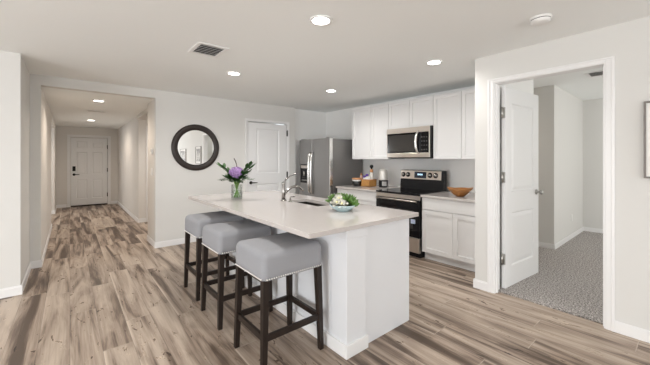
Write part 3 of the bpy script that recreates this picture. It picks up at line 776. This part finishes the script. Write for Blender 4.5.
# ------------------------------------------------------------------ things on the left worktop
K = 1.46
cj = thing('candle_jar', 'black candle jar with an orange wooden lid by the refrigerator', 'candle', (4.01, 3.905, ZC)); cj.scale = (K, K, K)
MB().lathe([(0,0),(.052,0),(.056,.006),(.056,.078),(.052,.082),(0,.082)], 32).build('jar', M['blackwax'], cj)
MB().lathe([(.0562,.062),(.0575,.062),(.0575,.080),(.0562,.080)], 32, close=True).build('rim_band', M['label'], cj)
MB().lathe([(0,.082),(.058,.082),(.060,.086),(.060,.096),(.057,.100),(0,.101)], 32).build('lid', M['lidwood'], cj)
pk = thing('bottle', 'pale pink cylindrical bottle behind the candle jar', 'bottle', (4.18, 3.955, ZC)); pk.scale = (K*.85, K*.85, K*.95)
MB().lathe([(0,0),(.020,0),(.021,.004),(.021,.115),(.017,.128),(.012,.135),(0,.136)], 20).build('body', mat('pale_pink_plastic', (0.62, 0.42, 0.36), 0.4), pk)
MB().lathe([(0,.135),(.013,.135),(.013,.160),(0,.161)], 16).build('cap', M['lidwood'], pk)
by, bxx = 3.715, 4.12
bk = thing('basket', 'square amber basket holding small bottles beside the candle jar', 'basket', (bxx, by, ZC)); bk.scale = (K, K, K)
t_ = MB()
bw, bd, bhh = 0.062, 0.070, 0.085
t_.box(-bw, bw, -bd, bd, 0, .008).box(-bw, -bw+.008, -bd, bd, 0, bhh, .002).box(bw-.008, bw, -bd, bd, 0, bhh, .002).box(-bw, bw, -bd, -bd+.008, 0, bhh, .002).box(-bw, bw, bd-.008, bd, 0, bhh, .002)
t_.build('body', M['amber'], bk)
MB().tube([(-bw,-bd,bhh),(bw,-bd,bhh),(bw,bd,bhh),(-bw,bd,bhh),(-bw,-bd,bhh)], .005, 8).build('rim', M['lidwood'], bk)
def small_bottle(x, y, h, r, body, cap, label, capr=.6, cat='bottle'):
    o = thing('bottle', label, cat, (bxx+x*K, by+y*K, ZC+0.008*K)); o.scale = (K, K, K)
    MB().lathe([(0,0),(r*.95,0),(r,.004),(r,h*.70),(r*.6,h*.78),(r*capr*.8,h*.82),(0,h*.82)], 18).build('body', body, o)
    MB().lathe([(0,h*.82),(r*capr,h*.82),(r*capr,h*.97),(r*capr*.8,h),(0,h)], 16).build('cap', cap, o)
small_bottle(-0.032, 0.040, 0.125, .018, M['white'], M['violet'], 'small white bottle with a violet cap at the left of the basket', 1.0)
small_bottle(-0.032, 0.000, 0.145, .018, M['white'], M['violet'], 'small white bottle with a violet cap in the middle of the basket', 1.0)
small_bottle(-0.032, -0.040, 0.115, .018, M['white'], M['white'], 'small all-white bottle at the right of the basket', .8)
# tall stoppered bottle in the basket
o = thing('bottle', 'tall glass bottle with a black ball stopper standing in the basket', 'bottle', (bxx+0.020*K, by-0.028*K, ZC+0.008*K)); o.scale = (K, K, K)
MB().lathe([(0,0),(.026,0),(.028,.005),(.028,.13),(.020,.155),(.016,.165),(0,.165)], 20).build('body', M['silverband'], o)
MB().lathe([(0,.165),(.017,.165),(.020,.17),(.020,.195),(.016,.200),(0,.200)], 18).build('collar', M['lidwood'], o)
MB().lathe([(0,.200),(.010,.200),(.010,.215),(.020,.225),(.023,.238),(.018,.252),(.008,.258),(0,.259)], 18).build('stopper', M['black'], o)
cn = thing('canister', 'white domed canister with a black label band beside the range', 'canister', (4.20, 3.45, ZC)); cn.scale = (K, K, K)
MB().lathe([(0,0),(.050,0),(.054,.004),(.054,.085),(0,.086)], 32).build('band', M['black'], cn)
MB().lathe([(0,.085),(.054,.085),(.055,.095),(.052,.165),(.047,.198),(.034,.212),(.012,.218),(0,.218)], 32).build('shell', M['silverband'], cn)
lb_ = MB()
tt = bmesh.new(); n_ = 8
ra = [R(205)+R(60)*i/n_ for i in range(n_+1)]
v0 = [tt.verts.new((.0555*math.cos(a), .0555*math.sin(a), .018)) for a in ra]; v1 = [tt.verts.new((.0555*math.cos(a), .0555*math.sin(a), .070)) for a in ra]
fs = [tt.faces.new((v0[i], v0[i+1], v1[i+1], v1[i])) for i in range(n_)]
bmesh.ops.solidify(tt, geom=fs, thickness=.001)
lb_._merge(tt); lb_.build('label', M['label'], cn)

# wooden bowl on the right worktop
wb = thing('wooden_bowl', 'shallow carved wooden bowl on the worktop by the wall corner', 'bowl', (3.93, 1.95, ZC))
def wavy_bowl():
    t = bmesh.new(); seg = 48
    prof = [(0, .004), (.045, 0.0), (.055, .006), (.10, .040), (.145, .088), (.158, .108), (.152, .108), (.138, .090), (.095, .050), (.05, .022), (0, .018)]
    rings = []
    for r, z in prof:
        if r == 0: rings.append([t.verts.new((0, 0, z))]); continue
        ring = []
        for i in range(seg):
            a = 2*PI*i/seg
            lift = (0.009*math.cos(2*a+2.2) + 0.004*math.sin(5*a))*(r/.158)**2
            ring.append(t.verts.new((r*1.02*math.cos(a), r*math.sin(a), z+lift*(z/.108))))
        rings.append(ring)
    for a, b in zip(rings[:-1], rings[1:]):
        for i in range(seg):
            j = (i+1) % seg
            if len(a) == 1: t.faces.new((a[0], b[i], b[j]))
            elif len(b) == 1: t.faces.new((a[i], a[j], b[0]))
            else: t.faces.new((a[i], a[j], b[j], b[i]))
    m_ = MB(); m_._merge(t, None, True); return m_
wavy_bowl().build('bowl', M['bowlwood'], wb)
for (x, y, r) in ((-0.03, 0.05, .027), (0.035, 0.03, .026), (-0.01, -0.03, .027), (0.05, -0.04, .025)):
    pass
# ------------------------------------------------------------------ flower vase on the island
VX, VY = 1.465, 3.33
vs = thing('glass_vase', 'clear glass cylinder vase holding purple flowers on the island', 'vase', (VX, VY, IZ))
MB().lathe([(0,0),(.056,0),(.060,.004),(.062,.02),(.062,.165),(.060,.167),(.058,.165),(.058,.022),(.05,.016),(0,.016)], 40).build('glass', M['glass'], vs)
MB().lathe([(0,.0165),(.05,.0165),(.0572,.024),(.0572,.10),(0,.10)], 40).build('water', M['water'], vs)
bq = thing('flower_bouquet', 'lilac hydrangea bouquet with dark green leaves in the glass vase', 'flowers', (VX, VY, IZ+0.02))
for i in range(9):
    a = i*2.4; r0 = .012+.022*random.random()
    MB().tube([(r0*math.cos(a+2.6), r0*math.sin(a+2.6), 0.0), (r0*.3*math.cos(a), r0*.3*math.sin(a), .11), (.03*math.cos(a), .03*math.sin(a), .17), (.04*math.cos(a), .04*math.sin(a), .215)], .0045, 7).build('stem', M['stem'], bq)
# bloom: many small four-petalled florets on a dome
def floret(mb, c, n, s):
    n = Vector(n).normalized(); u = n.cross(Vector((0.3, 0.2, 1))).normalized(); v = n.cross(u)
    for q in range(4):
        a = q*PI/2 + random.random()*.5
        d = (u*math.cos(a)+v*math.sin(a))
        tip = Vector(c) + d*s + n*s*random.uniform(.05, .45)
        mb.leaf(c, tip, s*1.0, 0.1, .0012, up=n, n=3)
blm = MB()
cz = .272
for i in range(130):
    z = 1-2*(i+.5)/130*0.86; a = i*2.39996
    rr = math.sqrt(max(0, 1-z*z)); 
    n = (rr*math.cos(a), rr*math.sin(a), z)
    k_ = random.uniform(.86, 1.16)
    floret(blm, (n[0]*.070*k_-.004, n[1]*.070*k_, cz+n[2]*.062*k_), n, .024)
blm.ball((-.004, 0, cz), .044, 2, (1, 1, .86)).build('bloom', M['purple'], bq)
# view-right direction of the room's island is roughly +X -Y; sprays fan out both ways
side = Vector((0.77, -0.64, 0)); fwd = Vector((0.64, 0.77, 0))
def spray(du, dv, dz, w, material, n=6, start=.15):
    n += 3; w *= 1.15
    s_ = MB(); base_ = Vector((0, 0, start)); tip = side*du*1.0 + fwd*dv + Vector((0, 0, dz-.02))
    pts = [base_.lerp(tip, u) + Vector((0, 0, .03*math.sin(PI*u))) for u in (0, .33, .66, 1)]
    s_.tube(pts, .0025, 6)
    for i in range(n):
        u = .25+.75*i/(n-1); p = base_.lerp(tip, u) + Vector((0, 0, .03*math.sin(PI*u)))
        dirv = (tip-base_).normalized()
        sd = dirv.cross(Vector((random.uniform(-.6, .6), random.uniform(-.6, .6), 1))).normalized()*(1 if i % 2 else -1)
        L_ = w*random.uniform(.85, 1.2)*(1.1-.3*u)
        s_.leaf(p, p+dirv*L_*.75+sd*L_*.55+Vector((0, 0, random.uniform(-.2, .3)*L_)), L_*.52, .2, .0012, n=5, bend=.06)
    s_.leaf(tip-(tip-base_).normalized()*.01, tip+(tip-base_).normalized()*w*.9, w*.42, .2, n=5)
    return s_.build('leaf_spray', material, bq)
for args in ((-.17, .02, .36, .07, M['fern'], 9), (-.20, -.03, .385, .055, M['fern'], 8), (-.13, .05, .24, .075, M['leaf'], 7), (-.15, -.05, .21, .06, M['leaf'], 6),
             (.15, .03, .38, .07, M['leaf'], 9), (.19, -.02, .37, .06, M['leaf'], 8), (.14, -.05, .30, .075, M['leaf'], 7), (.14, .06, .215, .06, M['fern'], 6), (-.03, -.09, .20, .075, M['leaf'], 6), (.05, -.09, .19, .07, M['leaf'], 6),
             (.03, .10, .24, .08, M['leaf'], 6), (-.07, .09, .28, .08, M['leaf'], 6), (-.08, -.07, .235, .075, M['leaf'], 6), (.09, -.06, .24, .075, M['leaf'], 6)):
    spray(*args)
MB().tube([side*.0+Vector((0,0,.27)), side*-.002+Vector((0,0,.37)), side*-.015+Vector((0,0,.41)), side*-.032+Vector((0,0,.445)), side*-.037+Vector((0,0,.435))], [.003,.004,.006,.005,.002], 8).build('bud_stalk', M['twig'], bq)

# ------------------------------------------------------------------ pale blue bowl with succulents and white flowers
GX, GY = 1.850, 1.975
gb = thing('ceramic_bowl', 'pale blue ceramic bowl of succulents near the island end', 'bowl', (GX, GY, IZ)); gb.scale = (1.02, 1.02, 0.74)
MB().lathe([(0,0),(.052,0),(.056,.004),(.060,.010),(.088,.032),(.112,.062),(.117,.074),(.113,.075),(.106,.062),(.082,.036),(.05,.016),(0,.014)], 48).build('bowl', M['bluebowl'], gb)
MB().lathe([(0,.058),(.05,.060),(.100,.056),(.0965,.052),(0,.050)], 32).build('soil', mat('dark_moss', (0.05, 0.07, 0.025), 0.95, bump=.8, bscale=120), gb)
def succulent(loc, s, label, tilt=(0, 0), n=30):
    o = thing('succulent', label, 'plant', loc, 0, 'succulents in the blue bowl')
    m_ = MB(); rot = Matrix.Rotation(tilt[0], 3, 'X') @ Matrix.Rotation(tilt[1], 3, 'Y')
    for i in range(n):
        a = i*2.39996; u = i/n
        el = R(12) + u*R(68)
        d = rot @ Vector((math.cos(a)*math.cos(el), math.sin(a)*math.cos(el), math.sin(el)))
        L_ = s*(1.0-.25*u)
        p0 = d*.006; p1 = d*L_
        m_.tube([p0, p0.lerp(p1, .35), p0.lerp(p1, .7)+Vector((0,0,.004)), p1+Vector((0,0,.008))], [.007, .0155, .0135, .0015], 8)
    m_.build('rosette', M['succ'], o)
    MB().tube([(0, 0, .004), (0, 0, -.022)], .008, 8).build('stem', M['stem'], o)
cR = side; cF = fwd
def at(u, v, z): q = Vector((GX, GY, IZ)) + cR*u + cF*v; return (q.x, q.y, IZ+z)
succulent(at(.045, -.005, .062), .108, 'large spiky green succulent on the right of the blue bowl', (0, .25), 22)
succulent(at(-.070, .030, .072), .092, 'spiky green succulent at the left back of the blue bowl', (0, -.2), 18)
succulent(at(-.010, .060, .075), .092, 'green succulent at the far middle of the blue bowl', (0, 0), 18)
succulent(at(.085, -.035, .056), .068, 'small green succulent over the right rim of the blue bowl', (.2, .45), 16)
def white_flower(loc, s, label):
    o = thing('white_flower', label, 'flower', loc, 0, 'white flowers in the blue bowl'); o.rotation_euler = (R(42), 0, R(-40))
    m_ = MB()
    for ring, (n, el, L_) in enumerate(((6, 8, 1.0), (5, 38, .72))):
        for i in range(n):
            a = 2*PI*i/n + ring*.4
            d = Vector((math.cos(a)*math.cos(R(el)), math.sin(a)*math.cos(R(el)), math.sin(R(el))))
            m_.leaf(d*.004, d*s*L_, s*.95, .2, .0016, n=5, bend=-.05)
    m_.build('petals', M['petal'], o)
    MB().tube([(0, 0, 0), (0, -.012, -.018), (0, -.03, -.032)], .003, 6).build('stem', M['stem'], o)
    MB().ball((0, 0, s*.16), s*.17, 2, (1, 1, .9), jit=.06).build('center', M['petalmid'], o)
white_flower(at(-.055, -.062, .078), .062, 'white flower at the left front of the blue bowl')
white_flower(at(-.012, -.078, .070), .060, 'white flower at the front middle of the blue bowl')
white_flower(at(-.035, -.030, .108), .056, 'white flower highest in the blue bowl, above two others')

# ------------------------------------------------------------------ round mirror
mr = thing('round_mirror', 'round wall mirror with a thick dark walnut frame', 'mirror', (1.618, YM-0.001, 1.566))
rm = Matrix.Rotation(R(90), 4, 'X')     # lathe axis z -> -y
MB().lathe([(.285,0),(.383,0),(.385,.010),(.378,.026),(.355,.034),(.325,.030),(.300,.022),(.288,.012)], 72, rm, close=True).build('frame', M['frame'], mr)
MB().lathe([(0,.004),(.292,.004),(.292,.010),(0,.010)], 72, rm, smooth=False).build('mirror_glass', M['mirror'], mr)

# ------------------------------------------------------------------ framed pictures on the right wall
def picture(xw, yc, zc, w_, h_, label):
    p = thing('framed_picture', label, 'picture', (xw-0.001, yc, zc), FACE_LEFT, 'framed prints on the right wall')
    fw_ = 0.013
    b_ = MB()
    for q in ((-w_/2, -w_/2+fw_, -h_/2, h_/2), (w_/2-fw_, w_/2, -h_/2, h_/2), (-w_/2+fw_, w_/2-fw_, -h_/2, -h_/2+fw_), (-w_/2+fw_, w_/2-fw_, h_/2-fw_, h_/2)):
        b_.box(q[0], q[1], -0.028, 0, q[2], q[3], .002)
    b_.build('frame', M['picframe'], p)
    MB().box(-w_/2+fw_, w_/2-fw_, -0.016, -0.004, -h_/2+fw_, h_/2-fw_).build('mat_board', M['mat'], p)
    MB().box(-w_/2+fw_+.055, w_/2-fw_-.055, -0.018, -0.012, -h_/2+fw_+.06, h_/2-fw_-.06).build('print', M['art'], p)
picture(XD, -0.04, 1.515, 0.545, 0.575, 'dark framed print at the right edge of the view beside the doorway')
picture(XD+T, -2.30, 1.49, 0.78, 0.575, 'dark framed print seen left of the other in the round mirror')

# ------------------------------------------------------------------ ceiling fittings
def downlight(x, y, z, label, power, r=.086, col=(1.0, 0.975, 0.94)):
    o = thing('recessed_light', label, 'ceiling light', (x, y, z), 0, 'recessed ceiling lights')
    MB().lathe([(r-.020,-.002),(r,-.001),(r+.002,-.005),(r-.004,-.011),(r-.018,-.010),(r-.022,-.004)], 40, close=True).build('bezel', M['white_plastic'], o)
    MB().lathe([(0,-.003),(r-.019,-.003),(r-.019,-.0075),(0,-.0085)], 36).build('lens', M['downlight'], o)
    d = bpy.data.lights.new('recessed_lamp', 'SPOT'); d.energy = power; d.color = col; d.spot_size = R(168); d.spot_blend = 0.7; d.shadow_soft_size = .07
    l = bpy.data.objects.new('recessed_lamp', d); C.objects.link(l); l.parent = o; l.location = (0, 0, -.03)
downlight(1.482, 1.826, H, 'lit round recessed light nearest the camera in the kitchen ceiling', 36)
downlight(1.563, 3.64, H, 'lit round recessed light near the ceiling vent, above the far stools', 36)
downlight(3.119, 3.595, H, 'lit round recessed light in the ceiling in front of the refrigerator', 36)
downlight(3.076, 1.817, H, 'lit round recessed light in the ceiling near the wall corner', 22)
downlight(0.355, 6.10, HH, 'nearer lit recessed light in the hall ceiling', 34, col=(1.0, 0.86, 0.72))
downlight(0.390, 9.25, HH, 'farther lit recessed light in the hall ceiling by the entry door', 34, col=(1.0, 0.86, 0.72))

def vent(x, y, z, wx, wy, label, slats=9, along='Y', fr_=.022):
    o = thing('air_vent', label, 'vent', (x, y, z), 0, 'ceiling air vents')
    b_ = MB()
    for q in ((-wx/2, wx/2, -wy/2, -wy/2+fr_), (-wx/2, wx/2, wy/2-fr_, wy/2), (-wx/2, -wx/2+fr_, -wy/2+fr_, wy/2-fr_), (wx/2-fr_, wx/2, -wy/2+fr_, wy/2-fr_)):
        b_.box(q[0], q[1], q[2], q[3], -.009, -.001, .002)
    b_.build('frame', M['white_plastic'], o)
    MB().box(-wx/2+fr_, wx/2-fr_, -wy/2+fr_, wy/2-fr_, -.003, -.001).build('backing', M['ventdark'], o)
    for i in range(slats):
        if along == 'Y':
            c_ = -wx/2+fr_+(wx-2*fr_)*(i+.5)/slats
            mm = Matrix.Translation((c_, 0, -.006)) @ Matrix.Rotation(R(-40), 4, 'Y')
            MB().box(-.010, .010, -wy/2+fr_, wy/2-fr_, -.0008, .0008, m=mm).build('slat', M['ventslat'], o)
        else:
            c_ = -wy/2+fr_+(wy-2*fr_)*(i+.5)/slats
            mm = Matrix.Translation((0, c_, -.006)) @ Matrix.Rotation(R(40), 4, 'X')
            MB().box(-wx/2+fr_, wx/2-fr_, -.006, .006, -.0008, .0008, m=mm).build('slat', M['ventslat'], o)
    return o
vent(1.04, 3.03, H, .29, .34, 'square slatted air vent in the kitchen ceiling', 6, 'X', .036)
vent(0.395, 7.46, HH, .30, .16, 'small white air vent between the hall lights', 6, 'X')
vent(5.28, 0.775, BH, .30, .24, 'air vent in the ceiling of the carpeted room', 5, 'Y', .03)

sm = thing('smoke_detector', 'round white smoke detector on the ceiling above the doorway', 'smoke detector', (2.74, 0.735, H))
MB().lathe([(0,0),(.072,0),(.073,-.004),(.070,-.012),(.066,-.014)], 36).build('mount', M['white_plastic'], sm)
MB().lathe([(.058,-.010),(.063,-.010),(.063,-.018),(.058,-.018)], 36, close=True).build('seam', M['ventdark'], sm)
MB().lathe([(.066,-.018),(.067,-.026),(.060,-.036),(.040,-.041),(0,-.042)], 36).build('cover', M['white_plastic'], sm)

for x, y in ((-2.6, 2.6), (-2.6, 0.2), (-0.9, -2.2), (1.6, -2.2), (-2.9, -2.6)):
    downlight(x, y, H, 'lit round recessed light in the ceiling behind the viewer', 24)  # out-of-view lamps added to even out the room light
downlight(2.0, 6.8, HH, 'unseen light added in the ceiling of the side passage', 45, col=(1.0, 0.95, 0.90))  # added lamp, out of view, brightens the passage opening
downlight(5.1, 2.5, BH, 'unseen warm light added in the recess of the carpeted room', 12, col=(1.0, 0.84, 0.72))  # added lamp, out of view, warms the recess wall
downlight(-1.5, 9.2, HH, 'unseen light added in the ceiling of the room left of the hall', 20, col=(1.0, 0.95, 0.90))  # added lamp, out of view, brightens the side room
# switches at the hall corner (on the hall's right wall, near the corner)
th = thing('thermostat', 'small white thermostat on the hall wall near the corner', 'thermostat', (1.015, 5.52, 1.50), FACE_LEFT)
MB().box(-.05, .05, -.022, -.001, -.045, .045, .005).build('housing', M['white_plastic'], th)
MB().box(-.032, .032, -.0235, -.02, -.012, .03, .001).build('screen', mat('grey_screen', (.35, .37, .35), .3), th)
sw = thing('light_switch', 'white light switch plate below the thermostat', 'switch', (1.015, 5.56, 1.17), FACE_LEFT)
MB().box(-.058, .058, -.007, -.001, -.06, .06, .002).build('plate', M['white_plastic'], sw)
for dx in (-.023, .023): MB().box(dx-.016, dx+.016, -.010, -.006, -.033, .033, .001).build('rocker', M['white'], sw)
ol = thing('wall_outlet', 'white outlet low on the bright wall of the carpeted room', 'outlet', (6.65, 1.33, 0.36))
MB().box(-.035, .035, -.007, -.001, -.058, .058, .002).build('plate', M['white_plastic'], ol)
for dz in (-.02, .02): MB().box(-.017, .017, -.009, -.006, dz-.014, dz+.014, .001).build('socket', M['white'], ol)
